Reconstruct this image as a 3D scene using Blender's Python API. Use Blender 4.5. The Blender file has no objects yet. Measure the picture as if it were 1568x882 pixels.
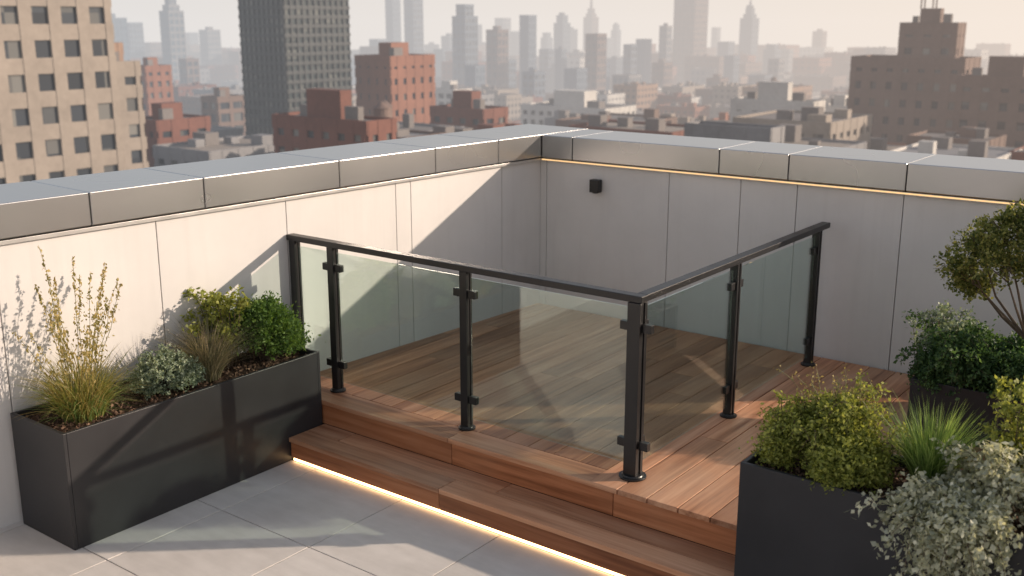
import bpy, math, random
import numpy as np
from mathutils import Vector, Matrix
random.seed(7); rng=np.random.default_rng(11)
scene=bpy.context.scene
COL=scene.collection
scene.view_settings.view_transform='Standard'
scene.view_settings.look='None'
scene.view_settings.exposure=0; scene.view_settings.gamma=1

# ---------------------------------------------------------------- helpers
def link(o,parent=None):
    COL.objects.link(o)
    if parent: o.parent=parent
    return o
def empty(name,loc=(0,0,0),rz=0):
    e=bpy.data.objects.new(name,None); e.location=loc; e.rotation_euler=(0,0,rz)
    e.empty_display_size=.2
    return link(e)
class MB:
    def __init__(s): s.v=[];s.f=[];s.m=[]
    def box(s,x0,x1,y0,y1,z0,z1,m=0):
        b=len(s.v)
        s.v+=[(x0,y0,z0),(x1,y0,z0),(x1,y1,z0),(x0,y1,z0),(x0,y0,z1),(x1,y0,z1),(x1,y1,z1),(x0,y1,z1)]
        s.f+=[(b,b+3,b+2,b+1),(b+4,b+5,b+6,b+7),(b,b+1,b+5,b+4),(b+1,b+2,b+6,b+5),(b+2,b+3,b+7,b+6),(b+3,b,b+4,b+7)]
        s.m+=[m]*6
    def cyl(s,cx,cy,z0,z1,r0,r1=None,n=16,m=0):
        if r1 is None: r1=r0
        b=len(s.v)
        for i in range(n):
            a=2*math.pi*i/n; s.v.append((cx+r0*math.cos(a),cy+r0*math.sin(a),z0))
        for i in range(n):
            a=2*math.pi*i/n; s.v.append((cx+r1*math.cos(a),cy+r1*math.sin(a),z1))
        for i in range(n):
            j=(i+1)%n; s.f.append((b+i,b+j,b+n+j,b+n+i)); s.m.append(m)
        s.f.append(tuple(b+n+i for i in range(n))); s.m.append(m)
        s.f.append(tuple(b+n-1-i for i in range(n))); s.m.append(m)
    def tube(s,pts,radii,n=6,m=0):
        b=len(s.v); P=[Vector(p) for p in pts]
        for k,p in enumerate(P):
            d=(P[min(k+1,len(P)-1)]-P[max(k-1,0)]).normalized()
            u=d.orthogonal().normalized(); w=d.cross(u)
            for i in range(n):
                a=2*math.pi*i/n; q=p+(u*math.cos(a)+w*math.sin(a))*radii[k]; s.v.append(tuple(q))
        for k in range(len(P)-1):
            for i in range(n):
                j=(i+1)%n
                s.f.append((b+k*n+i,b+k*n+j,b+(k+1)*n+j,b+(k+1)*n+i)); s.m.append(m)
    def obj(s,name,mats,parent=None,bevel=0,seg=2,smooth=False):
        me=bpy.data.meshes.new(name); me.from_pydata(s.v,[],s.f)
        for m in mats: me.materials.append(m)
        me.polygons.foreach_set('material_index',s.m)
        if smooth: me.polygons.foreach_set('use_smooth',[True]*len(s.f))
        me.update()
        o=bpy.data.objects.new(name,me); link(o,parent)
        if bevel:
            b=o.modifiers.new('bevel','BEVEL'); b.width=bevel; b.segments=seg; b.limit_method='ANGLE'
        return o
def box_obj(name,d,mat,parent=None,bevel=0.003):
    b=MB(); b.box(*d); return b.obj(name,[mat],parent,bevel)

# ---------------------------------------------------------------- materials
def newmat(name):
    m=bpy.data.materials.new(name); m.use_nodes=True
    nt=m.node_tree; nt.nodes.clear()
    out=nt.nodes.new('ShaderNodeOutputMaterial')
    return m,nt,out
def ramp(nt,stops,fac):
    r=nt.nodes.new('ShaderNodeValToRGB'); e=r.color_ramp.elements
    while len(e)<len(stops): e.new(.5)
    for i,(p,c) in enumerate(stops):
        e[i].position=p; e[i].color=(*c,1)
    nt.links.new(fac,r.inputs[0]); return r.outputs[0]
def mixc(nt,fac,a,b,mode='MIX'):
    m=nt.nodes.new('ShaderNodeMix'); m.data_type='RGBA'; m.blend_type=mode
    for sock,val in ((m.inputs[0],fac),(m.inputs[6],a),(m.inputs[7],b)):
        if isinstance(val,(int,float)): sock.default_value=val
        elif isinstance(val,tuple): sock.default_value=(*val,1)
        else: nt.links.new(val,sock)
    return m.outputs[2]
def math_(nt,op,a,b=0.,clamp=False):
    m=nt.nodes.new('ShaderNodeMath'); m.operation=op; m.use_clamp=clamp
    for s,v in ((m.inputs[0],a),(m.inputs[1],b)):
        if isinstance(v,(int,float)): s.default_value=v
        else: nt.links.new(v,s)
    return m.outputs[0]
def coords(nt,scale=(1,1,1),which='Object'):
    tc=nt.nodes.new('ShaderNodeTexCoord'); mp=nt.nodes.new('ShaderNodeMapping')
    mp.inputs['Scale'].default_value=scale
    nt.links.new(tc.outputs[which],mp.inputs[0]); return mp.outputs[0]
def noise(nt,vec,scale,detail=4,rough=.5):
    n=nt.nodes.new('ShaderNodeTexNoise'); n.inputs['Scale'].default_value=scale
    n.inputs['Detail'].default_value=detail; n.inputs['Roughness'].default_value=rough
    nt.links.new(vec,n.inputs['Vector']); return n.outputs['Fac']
def bump(nt,h,strength=.2,dist=.002):
    b=nt.nodes.new('ShaderNodeBump'); b.inputs['Strength'].default_value=strength
    b.inputs['Distance'].default_value=dist; nt.links.new(h,b.inputs['Height']); return b.outputs[0]
def princ(nt,out,color,rough=.6,metal=0.,spec=.5,normal=None):
    p=nt.nodes.new('ShaderNodeBsdfPrincipled')
    for s,v in (('Base Color',color),('Roughness',rough),('Metallic',metal)):
        if isinstance(v,tuple): p.inputs[s].default_value=(*v,1)
        elif isinstance(v,(int,float)): p.inputs[s].default_value=v
        else: nt.links.new(v,p.inputs[s])
    p.inputs['Specular IOR Level'].default_value=spec
    if normal: nt.links.new(normal,p.inputs['Normal'])
    nt.links.new(p.outputs[0],out.inputs[0]); return p

def wood(name,axis,base=((.24,.10,.048),(.49,.25,.138),(.64,.385,.24)),grey=(.50,.37,.27)):
    m,nt,out=newmat(name)
    sc=(28,1.3,28) if axis=='y' else (1.3,28,28)
    geo=nt.nodes.new('ShaderNodeNewGeometry'); rnd=geo.outputs['Random Per Island']
    tc=nt.nodes.new('ShaderNodeTexCoord')
    off=nt.nodes.new('ShaderNodeCombineXYZ')
    r7=math_(nt,'MULTIPLY',rnd,37.); nt.links.new(r7,off.inputs[0]); nt.links.new(r7,off.inputs[1])
    add=nt.nodes.new('ShaderNodeVectorMath'); add.operation='ADD'
    nt.links.new(tc.outputs['Object'],add.inputs[0]); nt.links.new(off.outputs[0],add.inputs[1])
    mp=nt.nodes.new('ShaderNodeMapping'); mp.inputs['Scale'].default_value=sc
    nt.links.new(add.outputs[0],mp.inputs[0])
    g=noise(nt,mp.outputs[0],1.,7,.62)
    g2=noise(nt,mp.outputs[0],.25,3,.5)
    v=math_(nt,'ADD',math_(nt,'MULTIPLY',g,.6),math_(nt,'MULTIPLY',g2,.4))
    c=ramp(nt,[(.33,base[0]),(.5,base[1]),(.68,base[2])],v)
    tint=ramp(nt,[(0,(.60,.55,.53)),(.5,(.95,.92,.9)),(1,(1.2,1.14,1.1))],rnd)
    c=mixc(nt,1.,c,tint,'MULTIPLY')
    big=noise(nt,tc.outputs['Object'],1.7,4)
    c=mixc(nt,math_(nt,'MULTIPLY',ramp(nt,[(.45,(0,0,0)),(.75,(1,1,1))],big),.3),c,grey)
    rg=math_(nt,'ADD',math_(nt,'MULTIPLY',g,.3),.36)
    princ(nt,out,c,rg,0,.4,bump(nt,g,.35,.002)); return m
def plain(name,col,rough=.6,metal=0.,var=.15,scale=6.,bs=.1,spec=.5,nz=60.):
    m,nt,out=newmat(name); v=coords(nt)
    n1=noise(nt,v,scale,5,.6); n2=noise(nt,v,nz,3)
    a=tuple(c*(1-var) for c in col); b=tuple(min(1,c*(1+var)) for c in col)
    c=ramp(nt,[(.3,a),(.7,b)],n1)
    rg=math_(nt,'ADD',math_(nt,'MULTIPLY',n1,.2),rough-.1)
    princ(nt,out,c,rg,metal,spec,bump(nt,n2,bs,.001)); return m

def wallmat():
    m,nt,out=newmat('painted_render')
    v=coords(nt); n1=noise(nt,v,1.1,6,.6); vs=coords(nt,(9,9,.5)); st=noise(nt,vs,1.,5,.6)
    fine=noise(nt,v,120,3); rnd=nt.nodes.new('ShaderNodeNewGeometry').outputs['Random Per Island']
    c=ramp(nt,[(.3,(.61,.595,.585)),(.7,(.70,.685,.675))],n1)
    c=mixc(nt,math_(nt,'MULTIPLY',ramp(nt,[(.5,(0,0,0)),(.8,(1,1,1))],st),.3),c,(.52,.50,.49))
    c=mixc(nt,1.,c,ramp(nt,[(0,(.95,.95,.95)),(1,(1,1,1))],rnd),'MULTIPLY')
    princ(nt,out,c,.75,0,.3,bump(nt,fine,.15,.001)); return m
def tilemat():
    m,nt,out=newmat('porcelain_paver')
    v=coords(nt); n1=noise(nt,v,2.3,7,.65); vs=coords(nt,(3,14,1)); st=noise(nt,vs,1.,6,.6)
    rnd=nt.nodes.new('ShaderNodeNewGeometry').outputs['Random Per Island']
    c=ramp(nt,[(.3,(.57,.53,.49)),(.7,(.78,.735,.69))],math_(nt,'ADD',math_(nt,'MULTIPLY',n1,.6),math_(nt,'MULTIPLY',st,.4)))
    c=mixc(nt,1.,c,ramp(nt,[(0,(.88,.88,.88)),(1,(1,1,1))],rnd),'MULTIPLY')
    princ(nt,out,c,math_(nt,'ADD',math_(nt,'MULTIPLY',st,.3),.42),0,.35,bump(nt,n1,.15,.002)); return m
def copingmat():
    m,nt,out=newmat('brushed_zinc')
    v=coords(nt); n1=noise(nt,v,.8,3,.5)
    rnd=nt.nodes.new('ShaderNodeNewGeometry').outputs['Random Per Island']
    c=ramp(nt,[(.3,(.50,.50,.505)),(.7,(.56,.56,.565))],n1)
    c=mixc(nt,1.,c,ramp(nt,[(0,(.86,.86,.87)),(1,(1,1,1))],rnd),'MULTIPLY')
    princ(nt,out,c,math_(nt,'ADD',math_(nt,'MULTIPLY',n1,.08),.24),1.,.5); return m
def glassmat():
    m,nt,out=newmat('tinted_glass')
    lw=nt.nodes.new('ShaderNodeLayerWeight'); lw.inputs['Blend'].default_value=.5
    f=math_(nt,'ADD',math_(nt,'MULTIPLY',math_(nt,'POWER',lw.outputs['Facing'],4.),.85),.11)
    t=nt.nodes.new('ShaderNodeBsdfTransparent'); t.inputs[0].default_value=(.84,.91,.89,1)
    g=nt.nodes.new('ShaderNodeBsdfGlossy'); g.inputs['Roughness'].default_value=.015; g.inputs[0].default_value=(.9,.98,.96,1)
    mx=nt.nodes.new('ShaderNodeMixShader'); nt.links.new(f,mx.inputs[0]); nt.links.new(t.outputs[0],mx.inputs[1]); nt.links.new(g.outputs[0],mx.inputs[2])
    nt.links.new(mx.outputs[0],out.inputs[0]); return m
def emit(name,col,s):
    m,nt,out=newmat(name); e=nt.nodes.new('ShaderNodeEmission'); e.inputs[0].default_value=(*col,1); e.inputs[1].default_value=s
    nt.links.new(e.outputs[0],out.inputs[0]); return m
def leafmat(name,stops,trans=.4,rough=.55,gain=1.6):
    m,nt,out=newmat(name)
    stops=[(p,tuple(x*gain for x in c)) for p,c in stops]
    geo=nt.nodes.new('ShaderNodeNewGeometry')
    v=coords(nt); n=noise(nt,v,9.,2)
    f=math_(nt,'ADD',math_(nt,'MULTIPLY',geo.outputs['Random Per Island'],.6),math_(nt,'MULTIPLY',n,.4))
    c=ramp(nt,stops,f)
    p=nt.nodes.new('ShaderNodeBsdfPrincipled'); nt.links.new(c,p.inputs['Base Color']); p.inputs['Roughness'].default_value=rough
    p.inputs['Specular IOR Level'].default_value=.35
    t=nt.nodes.new('ShaderNodeBsdfTranslucent'); nt.links.new(mixc(nt,1.,c,(1.6,1.5,.8),'MULTIPLY'),t.inputs[0])
    mx=nt.nodes.new('ShaderNodeMixShader'); mx.inputs[0].default_value=trans
    nt.links.new(p.outputs[0],mx.inputs[1]); nt.links.new(t.outputs[0],mx.inputs[2]); nt.links.new(mx.outputs[0],out.inputs[0]); return m

# aerial haze painted into city materials as emission by distance from terrace (world position)
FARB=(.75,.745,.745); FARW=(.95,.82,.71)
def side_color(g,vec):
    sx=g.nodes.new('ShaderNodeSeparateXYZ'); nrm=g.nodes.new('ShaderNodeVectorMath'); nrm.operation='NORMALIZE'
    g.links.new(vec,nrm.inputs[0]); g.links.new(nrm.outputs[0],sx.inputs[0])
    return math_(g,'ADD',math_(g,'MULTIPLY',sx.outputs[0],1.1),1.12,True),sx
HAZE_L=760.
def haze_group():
    g=bpy.data.node_groups.new('painted_haze','ShaderNodeTree')
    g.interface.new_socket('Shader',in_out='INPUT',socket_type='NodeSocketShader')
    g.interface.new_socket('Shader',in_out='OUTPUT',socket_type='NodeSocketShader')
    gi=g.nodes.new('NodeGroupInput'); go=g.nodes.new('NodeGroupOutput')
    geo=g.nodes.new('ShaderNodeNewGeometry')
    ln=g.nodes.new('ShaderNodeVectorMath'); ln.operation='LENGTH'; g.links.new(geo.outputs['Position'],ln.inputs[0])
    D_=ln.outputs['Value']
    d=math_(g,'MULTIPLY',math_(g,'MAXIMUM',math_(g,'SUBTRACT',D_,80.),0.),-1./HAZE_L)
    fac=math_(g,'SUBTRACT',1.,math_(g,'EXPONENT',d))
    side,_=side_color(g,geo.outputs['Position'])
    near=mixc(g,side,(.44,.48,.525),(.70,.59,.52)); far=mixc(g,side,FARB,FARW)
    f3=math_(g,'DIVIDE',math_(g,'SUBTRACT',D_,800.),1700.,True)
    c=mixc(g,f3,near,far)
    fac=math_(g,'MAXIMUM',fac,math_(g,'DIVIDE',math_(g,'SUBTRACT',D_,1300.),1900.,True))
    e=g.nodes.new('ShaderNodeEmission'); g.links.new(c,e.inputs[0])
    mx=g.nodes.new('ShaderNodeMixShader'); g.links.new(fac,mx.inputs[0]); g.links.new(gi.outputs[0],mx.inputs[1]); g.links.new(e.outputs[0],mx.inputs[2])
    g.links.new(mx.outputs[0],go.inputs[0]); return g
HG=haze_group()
def paint_haze(nt,out,shader):
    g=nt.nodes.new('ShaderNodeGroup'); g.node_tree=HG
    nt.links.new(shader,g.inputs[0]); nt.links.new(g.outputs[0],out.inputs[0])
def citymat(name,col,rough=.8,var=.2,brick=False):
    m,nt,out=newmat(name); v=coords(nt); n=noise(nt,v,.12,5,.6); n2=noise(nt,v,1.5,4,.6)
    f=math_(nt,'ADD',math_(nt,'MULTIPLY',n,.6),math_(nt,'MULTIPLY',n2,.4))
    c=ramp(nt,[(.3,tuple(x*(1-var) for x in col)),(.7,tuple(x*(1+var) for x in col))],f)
    p=princ(nt,out,c,rough,0,.3); paint_haze(nt,out,p.outputs[0]); return m
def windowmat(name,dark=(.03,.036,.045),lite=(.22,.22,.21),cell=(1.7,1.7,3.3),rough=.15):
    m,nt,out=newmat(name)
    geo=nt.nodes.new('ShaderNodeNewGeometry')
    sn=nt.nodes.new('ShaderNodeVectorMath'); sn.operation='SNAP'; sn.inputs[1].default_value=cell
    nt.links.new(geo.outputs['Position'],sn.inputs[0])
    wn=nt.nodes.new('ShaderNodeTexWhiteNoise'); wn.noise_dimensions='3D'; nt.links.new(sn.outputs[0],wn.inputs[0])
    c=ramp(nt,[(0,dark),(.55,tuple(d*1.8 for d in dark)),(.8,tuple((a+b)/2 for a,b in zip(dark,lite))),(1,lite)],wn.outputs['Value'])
    p=princ(nt,out,c,rough,0,.6); paint_haze(nt,out,p.outputs[0]); return m

M_deck=wood('ipe_wood_lengthways','y'); M_step=wood('ipe_wood_crossways','x')
M_riser=wood('ipe_wood_riser','x',((.20,.07,.028),(.40,.165,.075),(.52,.25,.13)),(.38,.22,.13))
M_wall=wallmat(); M_tile=tilemat(); M_cop=copingmat(); M_glass=glassmat()
M_trim=plain('pale_trim_metal',(.55,.54,.53),.35,.6,.05)
M_black=plain('black_powder_coat',(.012,.012,.013),.36,.0,.15,8,.05,.5,300)
M_planter=plain('charcoal_planter_coat',(.024,.024,.027),.45,.0,.22,2.5,.08,.4,220)
M_dark=plain('dark_backing',(.04,.04,.04),.9)  # dark backing under deck boards, steps and coping joints
M_joint=plain('joint_sealant',(.16,.155,.15),.9)
M_soil=plain('potting_soil',(.055,.036,.025),.95,0,.5,40,1.,.2,90)
M_mulch=leafmat('bark_mulch',[(.1,(.03,.018,.012)),(.5,(.085,.05,.033)),(.9,(.17,.11,.075))],0.,.9)
M_led=emit('warm_led',(1,.62,.30),6.5); M_led2=emit('warm_led_dim',(1,.62,.28),1.3)
M_bark=plain('bark',(.11,.08,.055),.85,0,.3,30,.5)
M_conc=plain('concrete_body',(.3,.29,.28),.8)

# ---------------------------------------------------------------- terrace structure
WY=7.62; CX=-5.47; WE=-1.38  # right wall's end is out of view, set to let sun onto the deck
e=empty('paved_patio')
mb=MB(); T=.76; gap=.003
xs=np.arange(-6.43,4.2,T); ys=np.arange(-4.03,4.33,T)
off=4.36-(-4.03+T*len(ys))
for x in xs:
    for y in ys:
        y0=y+off
        mb.box(x+gap,x+T-gap,y0+gap,y0+T-gap,-.37,-.34+rng.uniform(-.0006,.0006))
mb.obj('pavers',[M_tile],e,.002,1)
box_obj('paver_bed',(-6.4,4.3,-4.5,4.6,-.44,-.352),M_joint,e,0)
e=empty('terrace_building')
box_obj('storeys_below',(-6.05,4.6,-5,8.1,-80,-.45),M_conc,e,0)

# deck
e=empty('wooden_deck')
mb=MB(); w=.188; g=.0035
x=-5.62; 
while x<1.0:
    ys0=4.835 if x+w<-2.86 else 4.64
    y=ys0; first=True
    while y<7.60:
        L=random.uniform(1.4,2.6) if not first else random.uniform(.9,2.8); first=False
        y1=min(7.60,y+L)
        if 7.60-y1<.4: y1=7.60
        mb.box(x+g,x+w-g,y+g*.4,y1-g*.4,-.03,random.uniform(-.0008,.0008))
        y=y1
    x+=w
mb.obj('deck_boards',[M_deck],e,.0025,2)
mb=MB()
xb=-5.62+w*round((-2.87+5.62)/w)
for a,b in ((-5.6,-4.02),(-4.02,xb)): mb.box(a+.002,b-.002,4.64,4.832,-.03,0)
mb.obj('deck_border_boards',[M_step],e,.003,2)
box_obj('deck_substructure',(-5.6,1.0,4.69,7.6,-.33,-.034),M_dark,e,0)
# stairs
e=empty('wooden_steps')
mb=MB()
for a,b in ((-5.135,-3.83),(-3.83,-1.95),(-1.95,1.0)):
    mb.box(a+.002,b-.002,4.33,4.488,-.20,-.17); mb.box(a+.3+.002,b+.3-.002,4.492,4.648,-.20,-.1705)
mb.box(-5.133,-4.84,4.492,4.648,-.20,-.1703)
mb.obj('treads',[M_step],e,.003,2)
mb=MB()
for a,b in ((-5.6,-4.0),(-4.0,-2.83),(-2.83,-1.2),(-1.2,1.0)): mb.box(a+.002,b-.002,4.652,4.685,-.172,-.033)
for a,b in ((-5.135,-3.84),(-3.84,-1.9),(-1.9,1.0)): mb.box(a+.002,b-.002,4.345,4.375,-.312,-.203)
mb.obj('risers',[M_riser],e,.003,2)
box_obj('step_substructure',(-5.13,1.0,4.385,4.64,-.339,-.204),M_dark,e,0)
box_obj('led_strip',(-5.12,1.0,4.352,4.366,-.333,-.318),M_led,e,0)

# left parapet wall (slightly skewed off the grid)
e=empty('parapet_wall',(CX,WY,0),-math.radians(3.0))
mb=MB()
js=[0.03,-.52,-1.6,-1.76,-2.80,-3.80,-4.80,-5.8,-6.8,-7.8,-8.8,-9.8,-10.8]
for a,b in zip(js[:-1],js[1:]):
    mb.box(-.03,0,b+.003,a-.003,-.40,1.30)
mb.obj('render_panels',[M_wall],e,.0015,1)
box_obj('core',(-.60,-.031,-10.8,.55,-.5,1.32),M_joint,e,0)
mb=MB()
cj=[.64,-.62,-1.37,-2.35,-3.47,-4.24,-5.1,-6.3,-7.5,-8.7,-9.9,-10.8]
for a,b in zip(cj[:-1],cj[1:]): mb.box(-.66,.05,b+.004,a-.004,1.335,1.53)
mb.obj('coping_caps',[M_cop],e,.005,2)
box_obj('coping_backer',(-.65,.044,-10.8,.63,1.337,1.522),M_dark,e,0)
box_obj('drip_trim',(-.03,.028,-10.8,.0,1.298,1.322),M_trim,e,.002)
# right parapet wall
e=empty('parapet_wall')
mb=MB(); j=[-5.47,-5.40,-4.18,-3.55,-3.09,-2.30,WE]
for a,b in zip(j[:-1],j[1:]): mb.box(a+.003,b-.003,WY,WY+.03,-.10,1.30)
mb.obj('render_panels',[M_wall],e,.0015,1)
box_obj('core',(-5.5,WE-.003,WY+.031,WY+.5,-.5,1.32),M_joint,e,0)
mb=MB(); j=[-5.42,-5.10,-3.72,-3.15,-2.28,WE+.03]
for a,b in zip(j[:-1],j[1:]): mb.box(a+.004,b-.004,WY-.05,WY+.62,1.332,1.527)
mb.obj('coping_caps',[M_cop],e,.005,2)
box_obj('coping_backer',(-5.4,WE+.02,WY-.044,WY+.61,1.334,1.52),M_dark,e,0)
box_obj('drip_trim',(-5.44,WE,WY-.028,WY,1.300,1.322),M_trim,e,.002)
box_obj('led_strip',(-5.43,WE,WY-.036,WY-.029,1.308,1.316),M_led2,e,0)
e=empty('unseen_low_parapet')  # unseen low run added past the wall end, kept low to let sun in
box_obj('body',(WE+.01,4.5,WY+.05,WY+.45,-.5,.25),M_wall,e,.003)
box_obj('coping',(WE+.035,4.5,WY,WY+.5,.252,.30),M_cop,e,.004)

# sconce
e=empty('wall_sconce',(-4.86,WY,1.13))
mb=MB(); mb.box(-.045,.045,-.075,-.012,-.055,.055); mb.box(-.03,.03,-.012,0,-.04,.04)
mb.obj('lamp_housing',[M_black],e,.008,3)
mb=MB(); mb.cyl(0,-.045,-.062,-.0555,.024,.024,20); mb.obj('lens_ring',[M_black],e,.001,1)

# ---------------------------------------------------------------- glass railing
e=empty('glass_railing')
def post(x,y,s,rot_corner=False,top=1.02):
    mb=MB()
    h=s/2
    mb.box(x-h,x+h,y-h,y-h*.36,.012,top); mb.box(x-h,x+h,y+h*.36,y+h,.012,top)
    mb.box(x-h*.8,x+h*.8,y-h*.35,y+h*.35,.012,top)
    mb.obj('post',[M_black],e,.002,2)
    mb=MB(); mb.cyl(x,y,0.001,.012,s*.98,s*.98,28); mb.cyl(x,y,.012,.022,s*.8,s*.72,28)
    mb.obj('base_plate',[M_black],e,.002,2)
def clamp(x,y,z,dx,dy):
    mb=MB(); lx=.028 if dx else .017; ly=.028 if dy else .017
    mb.box(x+dx*.03-lx,x+dx*.03+lx,y+dy*.03-ly,y+dy*.03+ly,z-.024,z+.024)
    mb.cyl(x+dx*.034,y+dy*.034,z-.03,z-.024,.006,.006,10)
    mb.obj('glass_clamp',[M_black],e,.004,2)
PY=4.84; PX=-2.82
fx=[-5.565,-5.19,-4.03,PX]
fy=[PY,6.03,7.36]
for i,xx in enumerate(fx):
    post(xx,PY,.056 if i<3 else .08)
for yy in fy[1:]: post(PX+.008,yy,.056)
CZ=(.20,.88)
for z in CZ:
    for i,xx in enumerate(fx):
        if i>0: clamp(xx-(.028 if i<3 else .04),PY,z,-1,0)
        if 0<i<3: clamp(xx+.028,PY,z,1,0)
    clamp(PX,PY+.04,z,0,1); clamp(PX+.04,PY,z,1,0)
    clamp(PX+.008,6.03-.028,z,0,-1); clamp(PX+.008,6.03+.028,z,0,1); clamp(PX+.008,7.36-.028,z,0,-1)
mb=MB(); mb.box(-5.61,PX+.045,PY-.034,PY+.034,1.021,1.060); mb.obj('handrail_front',[M_black],e,.004,2)
mb=MB(); mb.box(PX-.026,PX+.042,PY+.0345,7.52,1.0215,1.0595); mb.obj('handrail_side',[M_black],e,.004,2)
for a,b in ((-5.525,-5.235),(-5.145,-4.075),(-3.985,PX-.055)):
    mb=MB(); mb.box(a,b,PY-.005,PY+.005,.075,.985); mb.obj('glass_pane',[M_glass],e)
for a,b in ((PY+.055,6.03-.045),(6.03+.045,7.36-.045)):
    mb=MB(); mb.box(PX+.003,PX+.013,a,b,.075,.985); mb.obj('glass_pane',[M_glass],e)

# ---------------------------------------------------------------- planters
def planter(x0,x1,y0,y1,z0,z1,soil):
    e=empty('planter_box')
    t=.022; mb=MB()
    mb.box(x0,x1,y0,y0+t,z0,z1); mb.box(x0,x1,y1-t,y1,z0,z1)
    mb.box(x0,x0+t,y0+t+.0005,y1-t-.0005,z0,z1-.0008); mb.box(x1-t,x1,y0+t+.0005,y1-t-.0005,z0,z1-.0008)
    mb.box(x0+.01,x1-.01,y0+.01,y1-.01,z0+.001,z0+.03)
    mb.obj('shell',[M_planter],e,.003,2)
    nx=max(2,int((x1-x0)/.03)); ny=max(2,int((y1-y0)/.03))
    vs=[];fs=[]
    for i in range(nx+1):
        for j in range(ny+1):
            vs.append((x0+t+(x1-x0-2*t)*i/nx,y0+t+(y1-y0-2*t)*j/ny,soil+rng.uniform(-.008,.012)))
    for i in range(nx):
        for j in range(ny):
            a=i*(ny+1)+j; fs.append((a,a+ny+1,a+ny+2,a+1))
    me=bpy.data.meshes.new('soil'); me.from_pydata(vs,[],fs); me.materials.append(M_soil)
    link(bpy.data.objects.new('soil',me),e)
    n=int((x1-x0)*(y1-y0)*2600)
    c=np.stack([rng.uniform(x0+t+.01,x1-t-.01,n),rng.uniform(y0+t+.01,y1-t-.01,n),soil+rng.uniform(0,.02,n)],1)
    d=rng.normal(size=(n,3)); d[:,2]*=.35
    leaves('bark_mulch',c,d,.018,.009,M_mulch,e)
    return e
def leaves(name,c,d,L,W,mat,parent=None,jit=.5,fold=.3):
    n=len(c); d=d/np.linalg.norm(d,axis=1,keepdims=True)
    r=rng.normal(size=(n,3)); s=np.cross(d,r); s/=np.linalg.norm(s,axis=1,keepdims=True)
    nn=np.cross(d,s)
    l=(L*rng.uniform(1-jit,1+jit,n))[:,None]; w=(W*rng.uniform(1-jit,1+jit,n))[:,None]
    base=c-d*l*.5; tip=c+d*l*.5
    mid=c+nn*w*fold*-1.
    v=np.stack([base,mid+s*w,tip,mid-s*w],1)
    verts=v.reshape(-1,3)
    f=np.arange(n*4).reshape(n,4)
    tris=np.concatenate([f[:,[0,1,2]],f[:,[0,2,3]]],1).reshape(-1,3)
    me=bpy.data.meshes.new(name)
    me.vertices.add(len(verts)); me.vertices.foreach_set('co',verts.ravel())
    me.loops.add(tris.size); me.loops.foreach_set('vertex_index',tris.ravel().astype(np.int32))
    me.polygons.add(len(tris)); me.polygons.foreach_set('loop_start',np.arange(0,tris.size,3,dtype=np.int32))
    me.polygons.foreach_set('loop_total',np.full(len(tris),3,dtype=np.int32))
    me.materials.append(mat); me.update(calc_edges=True); me.validate()
    o=bpy.data.objects.new(name,me); link(o,parent); return o
def shrub(name,lobes,density,L,W,mat,base,shell=.55,sprig=14,twigmat=None,up=.4,spr_r=.055):
    e=empty(name,(0,0,0))
    C=[];D=[]; tw=MB(); b=Vector(base)
    for (x,y,z,rx,rz) in lobes:
        ns=int(density); ph=rng.uniform(0,6.28,3)
        for k in range(ns):
            u=rng.normal(size=3); u/=np.linalg.norm(u)
            if u[2]<-.55: u[2]*=-1
            lump=1+.16*math.sin(5*u[0]+ph[0])*math.sin(6*u[1]+ph[1])+.10*math.sin(9*u[2]+7*u[0]+ph[2])
            r=rng.uniform(shell,1.1)**.8*lump
            p=np.array([x+u[0]*rx*r,y+u[1]*rx*r,z+u[2]*rz*r])
            axis=u*.9+np.array([0,0,up])+rng.normal(size=3)*.35; axis/=np.linalg.norm(axis)
            ll=spr_r*rng.uniform(.6,1.6)
            if rng.uniform()<.10: ll*=1.9
            tt=rng.uniform(-.5,.5,sprig)[:,None]
            q=p+axis*tt*ll*1.2+rng.normal(size=(sprig,3))*ll*.16
            C.append(q); D.append(axis*.8+rng.normal(size=(sprig,3))*.65)
            if k%7==0:
                bb=b+Vector((rng.normal()*.02,rng.normal()*.02,0)); m_=bb.lerp(Vector(p),.55)+Vector((0,0,.02))
                tw.tube([bb,m_,Vector(p)],[.004,.0028,.001],5)
    leaves('foliage',np.concatenate(C),np.concatenate(D),L,W,mat,e)
    tw.obj('stems',[twigmat or M_bark],e)
    return e
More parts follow.
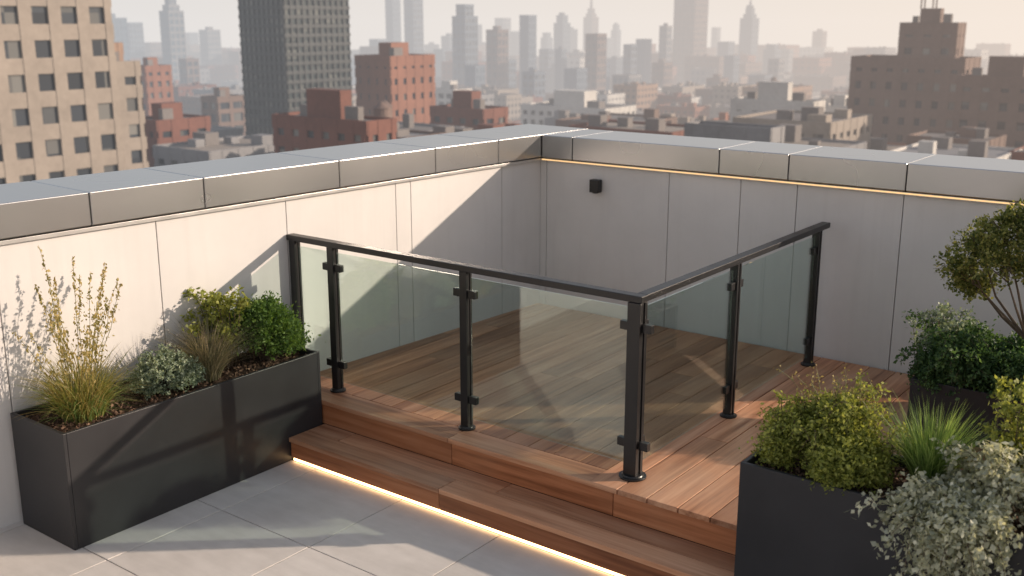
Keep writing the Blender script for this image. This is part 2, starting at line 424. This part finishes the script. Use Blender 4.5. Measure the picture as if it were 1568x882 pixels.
def sprays(name,base,n,dirbias,length,rise,droop,L,W,mat,r0=.05,leafn=70,tight=.013,spread=1.,parent=None,stem=None):
    """arching leafy branches"""
    e=parent or empty(name); C=[];D=[]; st=MB()
    for k in range(n):
        a=rng.uniform(0,6.283)
        b=np.array([base[0]+rng.normal()*r0,base[1]+rng.normal()*r0*.8,base[2]])
        h=np.array([math.cos(a)*spread+dirbias[0],math.sin(a)*spread+dirbias[1],0.]); h/=np.linalg.norm(h)+1e-6
        ln=length*rng.uniform(.45,1.15); ri=rise*rng.uniform(.5,1.3); dp=droop*rng.uniform(.2,1.3)
        pts=[]
        for i in range(9):
            t=i/8; pts.append(b+h*ln*t**.9+np.array([0,0,ri*math.sin(min(1.,t*1.35)*math.pi/2)-dp*t**2.4])+rng.normal(size=3)*.004)
        st.tube(pts,[.0032*(1-.8*i/8) for i in range(9)],4)
        P=np.array(pts)
        m=int(leafn*rng.uniform(.7,1.2)); t=rng.uniform(.18,1.,m)*8; i0=np.minimum(7,t.astype(int)); fr=(t-i0)[:,None]
        q=P[i0]*(1-fr)+P[i0+1]*fr; tg=P[i0+1]-P[i0]; tg/=np.linalg.norm(tg,axis=1,keepdims=True)
        C.append(q+rng.normal(size=(m,3))*tight); D.append(tg*.7+rng.normal(size=(m,3))*.6)
    leaves('foliage',np.concatenate(C),np.concatenate(D),L,W,mat,e); st.obj('stems',[stem or M_bark],e); return e
def grass(name,base,n,h,spread,width,mat,r0=.04,droop=.35,parent=None):
    vs=[];fs=[]; S=6
    for k in range(n):
        a=rng.uniform(0,2*math.pi); rr=r0*math.sqrt(rng.uniform()); 
        p=np.array([base[0]+rr*math.cos(a),base[1]+rr*math.sin(a),base[2]])
        a2=a+rng.normal()*.5; out=spread*rng.uniform(.1,1.); hh=h*rng.uniform(.5,1.1)
        dr=droop*rng.uniform(.2,1.3); wd=width*rng.uniform(.6,1.3)
        side=np.array([-math.sin(a2+rng.normal()*.6),math.cos(a2+rng.normal()*.6),0])
        b=len(vs)
        for i in range(S+1):
            t=i/S; q=p+np.array([math.cos(a2),math.sin(a2),0])*out*(t**1.7)+np.array([0,0,hh*(t-dr*t*t*t)])
            wv=wd*(1-t)**.6*.5+.0002
            vs.append(tuple(q-side*wv)); vs.append(tuple(q+side*wv))
        for i in range(S): fs.append((b+2*i,b+2*i+1,b+2*i+3,b+2*i+2))
    me=bpy.data.meshes.new('blades'); me.from_pydata(vs,[],fs); me.materials.append(mat)
    if parent is None: parent=empty(name)
    link(bpy.data.objects.new('blades',me),parent); return parent

L_green=leafmat('leaf_green',[(.15,(.025,.05,.014)),(.5,(.07,.125,.028)),(.85,(.14,.20,.05))])
L_deep=leafmat('leaf_deep_green',[(.15,(.018,.04,.016)),(.5,(.04,.08,.03)),(.85,(.085,.14,.05))])
L_lime=leafmat('leaf_yellow_green',[(.15,(.05,.065,.014)),(.5,(.145,.165,.038)),(.85,(.25,.26,.075))],gain=1.75)
L_silver=leafmat('leaf_silver',[(.15,(.14,.15,.11)),(.5,(.28,.29,.23)),(.85,(.46,.46,.38))],.3,gain=1.6)
L_silver2=leafmat('leaf_grey_green',[(.15,(.08,.11,.075)),(.5,(.16,.20,.14)),(.85,(.28,.32,.24))],.25)
L_straw=leafmat('blade_straw_green',[(.15,(.09,.12,.03)),(.5,(.22,.21,.07)),(.85,(.40,.30,.12))],.35,gain=1.25)
L_flower=leafmat('seed_head',[(.15,(.16,.15,.05)),(.5,(.30,.25,.09)),(.85,(.45,.34,.16))],.3,gain=1.1)
L_feather=leafmat('blade_grey_brown',[(.15,(.07,.07,.045)),(.5,(.15,.14,.09)),(.85,(.28,.22,.16))],.3,gain=1.4)
L_blade=leafmat('blade_green',[(.15,(.05,.09,.025)),(.5,(.11,.17,.05)),(.85,(.21,.27,.10))],.4)
L_tree=leafmat('leaf_tree',[(.15,(.03,.045,.014)),(.5,(.085,.10,.03)),(.85,(.20,.19,.07))],.4,gain=1.9)
L_stem=plain('green_stem',(.16,.15,.06),.7)

planter(-5.68,-5.14,2.79,4.64,-.339,.345,.30)
planter(-1.92,1.0,4.27,4.80,-.339,.52,.47)
planter(-1.81,-.2,6.46,7.15,.002,.35,.31)

# left planter plants
g_=grass('ornamental_grass',(-5.40,3.07,.29),850,.42,.34,.0065,L_straw,.11,.42)
grass('',(-5.40,3.07,.29),380,.30,.32,.0065,L_blade,.11,.45,parent=g_)
e=empty('flowering_stalk_plant'); st=MB(); C=[];D=[]
for k in range(21):
    a=rng.uniform(0,6.28); lean=rng.uniform(.02,.34); hh=rng.uniform(.6,1.06) if lean<.16 else rng.uniform(.5,.85)
    b=Vector((-5.40+.05*math.cos(a),3.07+.05*math.sin(a),.29)); pts=[];
    dirv=Vector((math.cos(a)*.55,math.sin(a),0))
    for i in range(7):
        t=i/6; pts.append(b+dirv*lean*t**1.3+Vector((rng.normal()*.005,rng.normal()*.005,hh*t)))
    st.tube(pts,[.0028-.0018*i/6 for i in range(7)],5)
    for i in range(int(100*hh)):
        t=rng.uniform(.36,1.)**.9; f=t*6; i0=min(5,int(f)); p=pts[i0].lerp(pts[i0+1],f-i0)
        s=.026*(1.15-t)
        C.append(np.array(p)+rng.normal(size=3)*s); D.append(rng.normal(size=3)*.6+np.array([0,0,1.]))
leaves('seed_heads',np.array(C),np.array(D),.023,.006,L_flower,e); st.obj('stalks',[L_stem],e)
shrub('silver_shrub',[(-5.38,3.60,.42,.14,.13),(-5.33,3.70,.40,.10,.10),(-5.42,3.52,.38,.09,.09)],360,.018,.006,L_silver2,(-5.38,3.6,.3),spr_r=.035)
grass('feather_grass',(-5.36,3.91,.30),1000,.42,.36,.004,L_feather,.07,.25)
sprays('upright_shrub',(-5.48,4.13,.30),34,(0,0),.16,.42,.05,.030,.010,L_lime,.04,60,.016)
shrub('green_shrub',[(-5.34,4.38,.48,.18,.16),(-5.43,4.30,.52,.13,.14),(-5.31,4.50,.43,.11,.11),(-5.38,4.40,.59,.14,.10)],400,.024,.0055,L_green,(-5.38,4.4,.3),spr_r=.06)
# front right planter plants
shrub('yellow_green_shrub',[(-1.77,4.53,.59,.12,.12),(-1.70,4.62,.65,.10,.10),(-1.80,4.43,.55,.08,.08)],330,.018,.0055,L_lime,(-1.77,4.55,.47),spr_r=.055,shell=.4)
sprays('yellow_green_shrub',(-1.74,4.52,.48),60,(0,0),.20,.24,.05,.018,.0055,L_lime,.06,60,.013)
shrub('yellow_green_shrub',[(-1.56,4.60,.66,.14,.12),(-1.50,4.50,.61,.12,.11),(-1.62,4.66,.69,.10,.08)],340,.018,.0055,L_lime,(-1.55,4.58,.47),spr_r=.055,shell=.4)
sprays('yellow_green_shrub',(-1.56,4.56,.50),60,(0,0),.19,.30,.05,.018,.0055,L_lime,.07,60,.013)
shrub('green_shrub',[(-1.45,4.40,.58,.12,.11),(-1.40,4.46,.56,.09,.10),(-1.51,4.35,.56,.09,.08)],360,.020,.006,L_lime,(-1.44,4.43,.47),spr_r=.05)
e=empty('dry_twigs'); st=MB(); C=[];D=[]
for k in range(26):
    a=rng.uniform(0,6.28); b=Vector((-1.60+rng.normal()*.1,4.62,.62)); dirv=Vector((math.cos(a),math.sin(a)*.5,0)); ln=rng.uniform(.05,.25); hh=rng.uniform(.22,.36)
    pts=[b+dirv*ln*(i/5)**1.4+Vector((rng.normal()*.006,rng.normal()*.006,hh*(i/5)-.05*(i/5)**3)) for i in range(6)]
    st.tube(pts,[.002]*5+[.0008],4)
    for i in range(16):
        p=pts[rng.integers(3,6)]; C.append(np.array(p)+rng.normal(size=3)*.012); D.append(rng.normal(size=3))
st.obj('twigs',[L_stem],e); leaves('buds',np.array(C),np.array(D),.011,.0045,L_flower,e)
grass('spiky_grass',(-1.17,4.60,.48),950,.36,.26,.0058,L_blade,.07,.10)
s_=sprays('silver_trailing_shrub',(-.97,4.34,.48),58,(-.15,-.75),.27,.12,.30,.027,.0095,L_silver,.07,75,.018)
sprays('',(-.97,4.32,.48),45,(0,0),.19,.15,.10,.027,.0095,L_silver,.08,75,.018,parent=s_)
sprays('',(-.92,4.26,.50),26,(-.1,-1.2),.17,.05,.50,.026,.009,L_silver,.08,80,.017,parent=s_)
sprays('silver_shrub',(-.72,4.50,.50),70,(0,0),.24,.25,.10,.027,.0095,L_silver,.09,75,.018)
sprays('upright_shrub',(-.84,4.70,.50),36,(0,0),.12,.42,.03,.022,.008,L_lime,.05,70,.014)
# rear right planter plants
shrub('dark_green_shrub',[(-1.62,6.66,.44,.15,.13),(-1.70,6.56,.36,.12,.11),(-1.45,6.6,.42,.17,.15),(-1.55,6.8,.50,.14,.12)],300,.026,.0075,L_deep,(-1.6,6.7,.31),spr_r=.065,shell=.35)
sprays('dark_green_shrub',(-1.58,6.66,.32),70,(0,-.2),.28,.30,.16,.026,.008,L_deep,.09,70,.018)
shrub('dark_green_shrub',[(-1.20,6.62,.43,.2,.14),(-1.0,6.6,.40,.2,.14),(-1.3,6.85,.45,.16,.15)],330,.026,.0075,L_deep,(-1.2,6.7,.31),spr_r=.055)
sprays('grey_green_shrub',(-1.70,6.80,.32),40,(-.2,0),.16,.34,.05,.024,.008,L_silver2,.05,60,.015)
# small tree
e=empty('small_tree'); st=MB(); C=[];D=[]
root=Vector((-1.20,6.80,.30)); fork=Vector((-1.24,6.78,.62))
st.tube([root,root.lerp(fork,.5)+Vector((.01,0,0)),fork],[.022,.018,.015],8)
cl=[(-1.64,6.70,1.03,.13,.11),(-1.56,6.75,1.18,.13,.10),(-1.43,6.72,1.29,.14,.10),(-1.32,6.8,1.36,.13,.09),(-1.40,6.62,1.12,.14,.12),(-1.22,6.7,1.24,.15,.12),(-1.14,6.75,1.38,.13,.10),(-1.16,6.7,1.12,.12,.09),(-1.58,6.82,.92,.10,.08),(-1.25,6.88,1.05,.12,.09)]
for (x,y,z,rx,rz) in cl:
    c=Vector((x,y,z)); mid=fork.lerp(c,.5)+Vector((rng.normal()*.03,rng.normal()*.03,-.03))
    st.tube([fork,mid,c],[.011,.007,.003],6)
    for k in range(16):
        u=rng.normal(size=3); u/=np.linalg.norm(u); tip=c+Vector((u[0]*rx,u[1]*rx,u[2]*rz))*1.25
        st.tube([mid.lerp(c,rng.uniform(.4,1)),c.lerp(tip,.5),tip],[.003,.002,.001],4)
    for k in range(120):
        u=rng.normal(size=3); u/=np.linalg.norm(u); r=rng.uniform(.25,1.3)
        p=np.array([x+u[0]*rx*r,y+u[1]*rx*r,z+u[2]*rz*r]); ax=u+np.array([0,0,.5])
        q=p+rng.normal(size=(11,3))*.015; C.append(q); D.append(ax+rng.normal(size=(11,3))*.7)
leaves('crown',np.concatenate(C),np.concatenate(D),.024,.008,L_tree,e); st.obj('trunk_and_limbs',[M_bark],e)

# ---------------------------------------------------------------- city
GZ=-80.; CA,SA=.7965,.6046
def world(l,f): return (CA*l-SA*f, SA*l+CA*f)
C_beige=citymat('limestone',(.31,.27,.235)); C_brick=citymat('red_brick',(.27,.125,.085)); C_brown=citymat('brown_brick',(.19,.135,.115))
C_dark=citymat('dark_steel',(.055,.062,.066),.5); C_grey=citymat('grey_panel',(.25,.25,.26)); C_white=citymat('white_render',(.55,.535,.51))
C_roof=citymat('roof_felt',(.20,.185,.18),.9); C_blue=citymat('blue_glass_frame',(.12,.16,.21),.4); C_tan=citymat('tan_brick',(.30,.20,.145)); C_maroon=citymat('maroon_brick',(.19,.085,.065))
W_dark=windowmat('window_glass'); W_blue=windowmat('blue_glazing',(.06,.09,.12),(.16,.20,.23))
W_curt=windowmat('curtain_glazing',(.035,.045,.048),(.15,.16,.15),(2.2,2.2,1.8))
placed=[]
def facade(mb,x0,x1,y0,y1,z0,z1,fh,bay,pier,band,wi=0,wa=1,pr=.35,allsides=True):
    mb.box(x0,x1,y0,y1,z0,z1-.2,wi)
    nf=max(1,int(round((z1-z0)/fh))); fh=(z1-z0)/nf
    for i in range(nf+1):
        zc=z0+i*fh; a=max(z0,zc-band/2); b=min(z1,zc+band/2) 
        if i==nf: a=z1-band*.9; b=z1+.5
        p=pr*.85
        mb.box(x0-p,x1+p,y0-p,y0-.002,a,b,wa); mb.box(x1+.002,x1+p-.01,y0,y1,a,b,wa)
        if allsides or i==nf:
            mb.box(x0-p,x1+p,y1+.002,y1+p,a,b,wa); mb.box(x0-p+.01,x0-.002,y0,y1,a,b,wa)
    nx=max(1,int(round((x1-x0)/bay))); ny=max(1,int(round((y1-y0)/bay)))
    for i in range(nx+1):
        xc=x0+(x1-x0)*i/nx; h=pier/2
        for (a,b) in ((y0-pr,y0-.001),(y1+.001,y1+pr))[:2 if allsides else 1]: mb.box(max(x0,xc-h),min(x1,xc+h),a,b,z0,z1+.45,wa)
    for i in range(ny+1):
        yc=y0+(y1-y0)*i/ny; h=pier/2
        for (a,b) in ((x1+.001,x1+pr),(x0-pr,x0-.001))[:2 if allsides else 1]: mb.box(a,b,max(y0,yc-h),min(y1,yc+h),z0,z1+.45,wa)
def water_tank(mb,x,y,z,s=1.,m=1):
    for dx in(-1,1):
        for dy in(-1,1): mb.box(x+dx*1.2*s-.12,x+dx*1.2*s+.12,y+dy*1.2*s-.12,y+dy*1.2*s+.12,z,z+2.5*s,m)
    mb.cyl(x,y,z+2.5*s,z+6*s,2*s,1.9*s,14,m); mb.cyl(x,y,z+6*s,z+7.6*s,2.15*s,.1,14,m)
def building(name,a0,a1,top,f,q,wall,win,fh=3.6,bay=3.6,pier=1.2,band=1.3,spire=0,tank=False,bulk=True,steps=0,base=None,roofm=None,depth=None):
    """a0,a1,top: bearings / elevation of roofline seen from the terrace (1/1660, 1/1685 rad); f distance in m"""
    lt=(a1-a0)/1660*f; W=q*lt/CA; Dp=(1-q)*lt/SA
    xc,yc=world(a0/1660*f+q*lt,f)
    if depth: Dp=depth
    z1=2.5+top/1685*f
    e=empty(name,(xc,yc,GZ)); x0,x1,y0,y1=-W,0,0,Dp; H=z1-GZ
    mb=MB()
    facade(mb,x0,x1,y0,y1,0 if base is None else base,H if not steps else H*.9,fh,bay,pier,band)
    hh=H if not steps else H*.9
    mb.box(x0-.1,x1+.1,y0-.1,y1+.1,hh-.19,hh+.05,2)
    if steps:
        xa,xb_,ya,yb=x0,x1,y0,y1; zt=hh
        for s in range(steps):
            dx=(xb_-xa)*.16; dy=(yb-ya)*.16; xa+=dx;xb_-=dx;ya+=dy;yb-=dy
            zn=zt+(H-hh)/steps*(1+.4*s)
            facade(mb,xa,xb_,ya,yb,zt+.06,zn,fh,bay,pier,band); mb.box(xa-.1,xb_+.1,ya-.1,yb+.1,zn-.19,zn+.05,2); zt=zn
        hh=zt
    cx,cy=(x0+x1)/2,(y0+y1)/2; w_=(x1-x0); d_=(y1-y0)
    if bulk:
        mb.box(cx-w_*.22,cx+w_*.15,cy-d_*.2,cy+d_*.2,hh+.05,hh+min(5,.12*w_+2),1)
        mb.box(cx+w_*.22,cx+w_*.36,cy-d_*.3,cy-d_*.1,hh+.05,hh+2.2,2)
        mb.box(cx-w_*.40,cx-w_*.30,cy+d_*.1,cy+d_*.3,hh+.05,hh+1.8,2)
    if spire: mb.cyl(cx,cy,hh,hh+spire*.4,w_*.16,w_*.08,8,1); mb.cyl(cx,cy,hh+spire*.4,hh+spire,w_*.06,.1,8,1)
    mb.obj('walls_windows_roof',[win,wall,roofm or C_roof],e)
    if tank:
        t=MB(); water_tank(t,cx-w_*.1,cy-d_*.05,hh+min(5,.12*w_+2),1.,0); t.obj('water_tank',[C_brown],e)
    placed.append((xc-W-6,xc+6,yc-6,yc+Dp+6)); return e
U=784
building('limestone_apartment_building',-130-U,97-U,90,118,.12,C_beige,W_dark,3.9,3.7,1.6,1.85,bulk=False,depth=22)
building('limestone_apartment_building',80-U,172-U,-72,142,.05,C_beige,W_dark,3.6,3.0,1.3,1.8)
building('brick_apartment_building',98-U,166-U,-40,185,.3,C_tan,W_dark,3.5,3.2,1.6,1.7)
building('dark_office_tower',358-U,520-U,75,225,.50,C_dark,W_curt,1.9,1.6,.28,.7,bulk=False)
building('red_brick_building',540-U,658-U,-58,245,.49,C_brick,W_dark,3.5,3.0,1.9,2.1)
building('low_brick_building',388-U,596-U,-160,150,.82,C_maroon,W_dark,3.5,3.2,1.7,1.7)
building('low_brick_building',655-U,775-U,-140,215,.7,C_maroon,W_dark,3.6,3.2,1.7,1.7)
building('low_brick_building',175-U,292-U,-158,185,.5,C_maroon,W_dark,3.5,3.2,1.7,1.7)
building('brick_house_block',196-U,250-U,-72,330,.5,C_brick,W_dark,3.5,3.2,1.7,1.7)
building('brown_office_block',1337-U,1528-U,-62,215,.72,C_brown,W_dark,3.5,3.3,1.9,2.0,bulk=False)
building('brown_office_block',1392-U,1484-U,-8,224,.72,C_brown,W_dark,3.5,3.3,2.1,2.2,tank=True)
building('brown_office_block',1505-U,1640-U,-92,195,.85,C_brown,W_dark,3.5,3.3,1.9,1.9)
building('white_apartment_block',1140-U,1275-U,-128,240,.8,C_white,W_dark,3.6,4.,2.6,2.4)
building('white_apartment_block',1270-U,1335-U,-135,255,.6,C_white,W_dark,3.4,3.2,1.6,1.6)
building('white_apartment_block',800-U,982-U,-138,330,.7,C_white,W_dark,3.4,3.2,1.5,1.5)
building('grey_rooftop_block',1070-U,1212-U,-172,130,.8,C_grey,W_dark,3.6,3.6,1.6,1.6,bulk=False)
building('white_apartment_block',655-U,720-U,-108,420,.6,C_white,W_dark)
building('tan_brick_building',300-U,360-U,-120,300,.5,C_brown,W_dark)
# skyline
sk=[(142,190,2,1000,0,0),(188,218,-5,1200,0,0),(247,281,30,950,2,30),(306,336,-16,1200,0,0),(272,300,-60,800,0,0),(592,614,60,1250,0,0),(620,648,60,1150,0,0),(566,592,-30,1200,0,0),
(693,731,22,900,1,0),(745,778,-16,850,0,0),(796,821,6,950,0,0),(826,852,-45,1100,0,0),(848,873,6,1250,1,0),(893,916,14,1500,2,45),(897,929,-22,850,0,0),(930,955,-60,1100,0,0),(955,975,-38,950,0,0),(974,998,-30,1000,0,0),
(1009,1028,-10,1000,0,0),(1032,1086,60,1150,0,0),(1099,1126,-34,1200,0,0),(1132,1162,14,1250,2,20),(1170,1198,-38,1200,1,0),(1196,1216,-45,1300,0,0),(1243,1266,-18,1450,0,0),(664,692,-45,1200,0,0),(735,747,-60,1300,0,0),(1215,1240,-66,1400,0,0),(1060,1100,-75,1000,0,0),(780,798,-55,1300,0,0),
(60,110,-10,1200,0,0),(1290,1310,-70,1500,0,0),(520,548,-60,1000,0,0),(870,895,-50,1150,0,0),(1340,1380,-50,1400,0,0),(712,742,-70,800,0,0),(800,835,-80,780,0,0),(865,900,-75,820,0,0),(940,985,-85,760,0,0),(1085,1120,-90,800,0,0),(600,650,-80,800,0,0),(1150,1190,-85,900,0,0),
(676,700,-25,1350,0,0),(758,782,2,1500,0,0),(828,846,-20,1450,1,0),(866,884,-15,1500,0,0),(918,940,-28,1500,0,0),(985,1008,-48,1400,0,0),(545,566,-50,1350,0,0),(220,246,-35,1300,0,0),(284,304,-20,1500,0,0),(650,672,-38,1500,0,0),(1110,1134,-55,1000,0,0),(1178,1204,-60,950,0,0),(1000,1032,-66,900,0,0),
(718,738,-8,1500,0,0),(782,796,-18,1500,0,0),(935,950,-8,1550,1,0),(1088,1102,-12,1550,0,0),(1020,1036,-30,1550,0,0),(850,868,-45,1000,0,0),(760,790,-62,900,0,0),(905,935,-66,900,0,0)]
for i,(u0,u1,t,f,stp,sp) in enumerate(sk):
    wl,wn=[(C_blue,W_blue),(C_grey,W_blue),(C_blue,W_dark),(C_brown,W_dark),(C_blue,W_blue)][(i*7+stp)%5]
    building('skyline_tower',u0-U,u1-U,t,f,.52,wl,wn,6.,4.5,1.5,2.0,spire=sp,steps=stp,bulk=(i%3==0))
# general city fabric
mb=MB(); cols=[C_brick,C_maroon,C_tan,C_grey,C_white,C_brown,C_beige]
cnt=0
for i in range(3200):
    f=165*math.exp(rng.uniform(0,1)*2.2) ; tb=rng.uniform(-.6,.6)
    x,y=world(tb*f,f); s=.8+f/1300
    W=rng.uniform(10,24)*s; Dp=rng.uniform(10,24)*s
    x0,x1,y0,y1=x-W/2,x+W/2,y-Dp/2,y+Dp/2
    if any(x0<p[1] and x1>p[0] and y0<p[3] and y1>p[2] for p in placed): continue
    if f<500: zt=2.5-f*rng.uniform(.089,.125)
    elif f<1000: zt=2.5-f*rng.uniform(.058,.09)
    else: zt=GZ+rng.uniform(14,55)
    zt=max(GZ+12,zt)
    placed.append((x0,x1,y0,y1)); cnt+=1
    wa=3+int(rng.integers(0,len(cols)))
    big=1 if f<600 else 1.8
    facade(mb,x0,x1,y0,y1,max(GZ,zt-28*big),zt,3.5*big,3.4*big,1.7*big,1.8*big,0,wa,allsides=False)
    if zt-28*big>GZ: mb.box(x0,x1,y0,y1,GZ,zt-28*big-.01,wa)
    mb.box(x0-.05,x1+.05,y0-.05,y1+.05,zt-.19,zt+.06,int(rng.choice([2,2,6,9])))
    for k in range(4):
        bx=rng.uniform(x0+1,x1-4); by=rng.uniform(y0+1,y1-4); bw=rng.uniform(1.2,3.5)
        mb.box(bx,bx+bw,by,by+bw*.8,zt+.063+k*.003,zt+rng.uniform(.8,2.8),int(rng.choice([2,wa])))
    if rng.uniform()<.12: water_tank(mb,(x0+x1)/2,(y0+y1)/2,zt,.7,8)
e=empty('distant_city_buildings'); mb.obj('city_blocks',[W_dark,C_roof,C_roof]+cols,e)
# ground
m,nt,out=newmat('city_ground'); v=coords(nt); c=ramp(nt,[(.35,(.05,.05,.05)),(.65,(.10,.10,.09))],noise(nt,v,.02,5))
p=princ(nt,out,c,.9,0,.2); paint_haze(nt,out,p.outputs[0])
mb=MB(); R=30000; mb.v=[(-R,-R,GZ-.05),(R,-R,GZ-.05),(R,R,GZ-.05),(-R,R,GZ-.05)]; mb.f=[(0,1,2,3)]; mb.m=[0]
mb.obj('ground',[m])

# ---------------------------------------------------------------- light
S=Vector((1.15,1.,.50)).normalized()
w=bpy.data.worlds.new('World'); scene.world=w; w.use_nodes=True; nt=w.node_tree; nt.nodes.clear()
o=nt.nodes.new('ShaderNodeOutputWorld'); bg=nt.nodes.new('ShaderNodeBackground'); sky=nt.nodes.new('ShaderNodeTexSky')
sky.sky_type='NISHITA'; sky.sun_disc=False; sky.sun_elevation=math.asin(S.z); sky.sun_rotation=math.atan2(S.x,S.y)
sky.dust_density=1.2; sky.air_density=1.; sky.ozone_density=.6; sky.altitude=0
bg.inputs[1].default_value=.15
nt.links.new(sky.outputs[0],bg.inputs[0])
tc=nt.nodes.new('ShaderNodeTexCoord'); side,sx=side_color(nt,tc.outputs['Generated'])
hz=nt.nodes.new('ShaderNodeBackground'); nt.links.new(mixc(nt,side,FARB,FARW),hz.inputs[0]); hz.inputs[1].default_value=1.
fac=math_(nt,'EXPONENT',math_(nt,'MULTIPLY',math_(nt,'MAXIMUM',sx.outputs[2],0.),-2.2))
mx=nt.nodes.new('ShaderNodeMixShader'); nt.links.new(fac,mx.inputs[0]); nt.links.new(bg.outputs[0],mx.inputs[1]); nt.links.new(hz.outputs[0],mx.inputs[2])
nt.links.new(mx.outputs[0],o.inputs[0])
sd=bpy.data.lights.new('sun','SUN'); sd.energy=5.; sd.angle=math.radians(.7); sd.color=(1,.81,.64)
so=bpy.data.objects.new('sun',sd); link(so); so.rotation_euler=S.to_track_quat('Z','Y').to_euler(); so.location=(20,20,20)

# ---------------------------------------------------------------- camera
cd=bpy.data.cameras.new('camera'); co=bpy.data.objects.new('camera',cd); link(co)
cd.sensor_width=36; cd.lens=36*1629/1568; cd.clip_start=.05; cd.clip_end=60000
co.location=(0,0,2.5); co.rotation_euler=(math.radians(90-14.16),0,math.radians(37.2))
cd.dof.use_dof=True; cd.dof.focus_distance=6.2; cd.dof.aperture_fstop=2.2
scene.camera=co
print('filler',cnt)
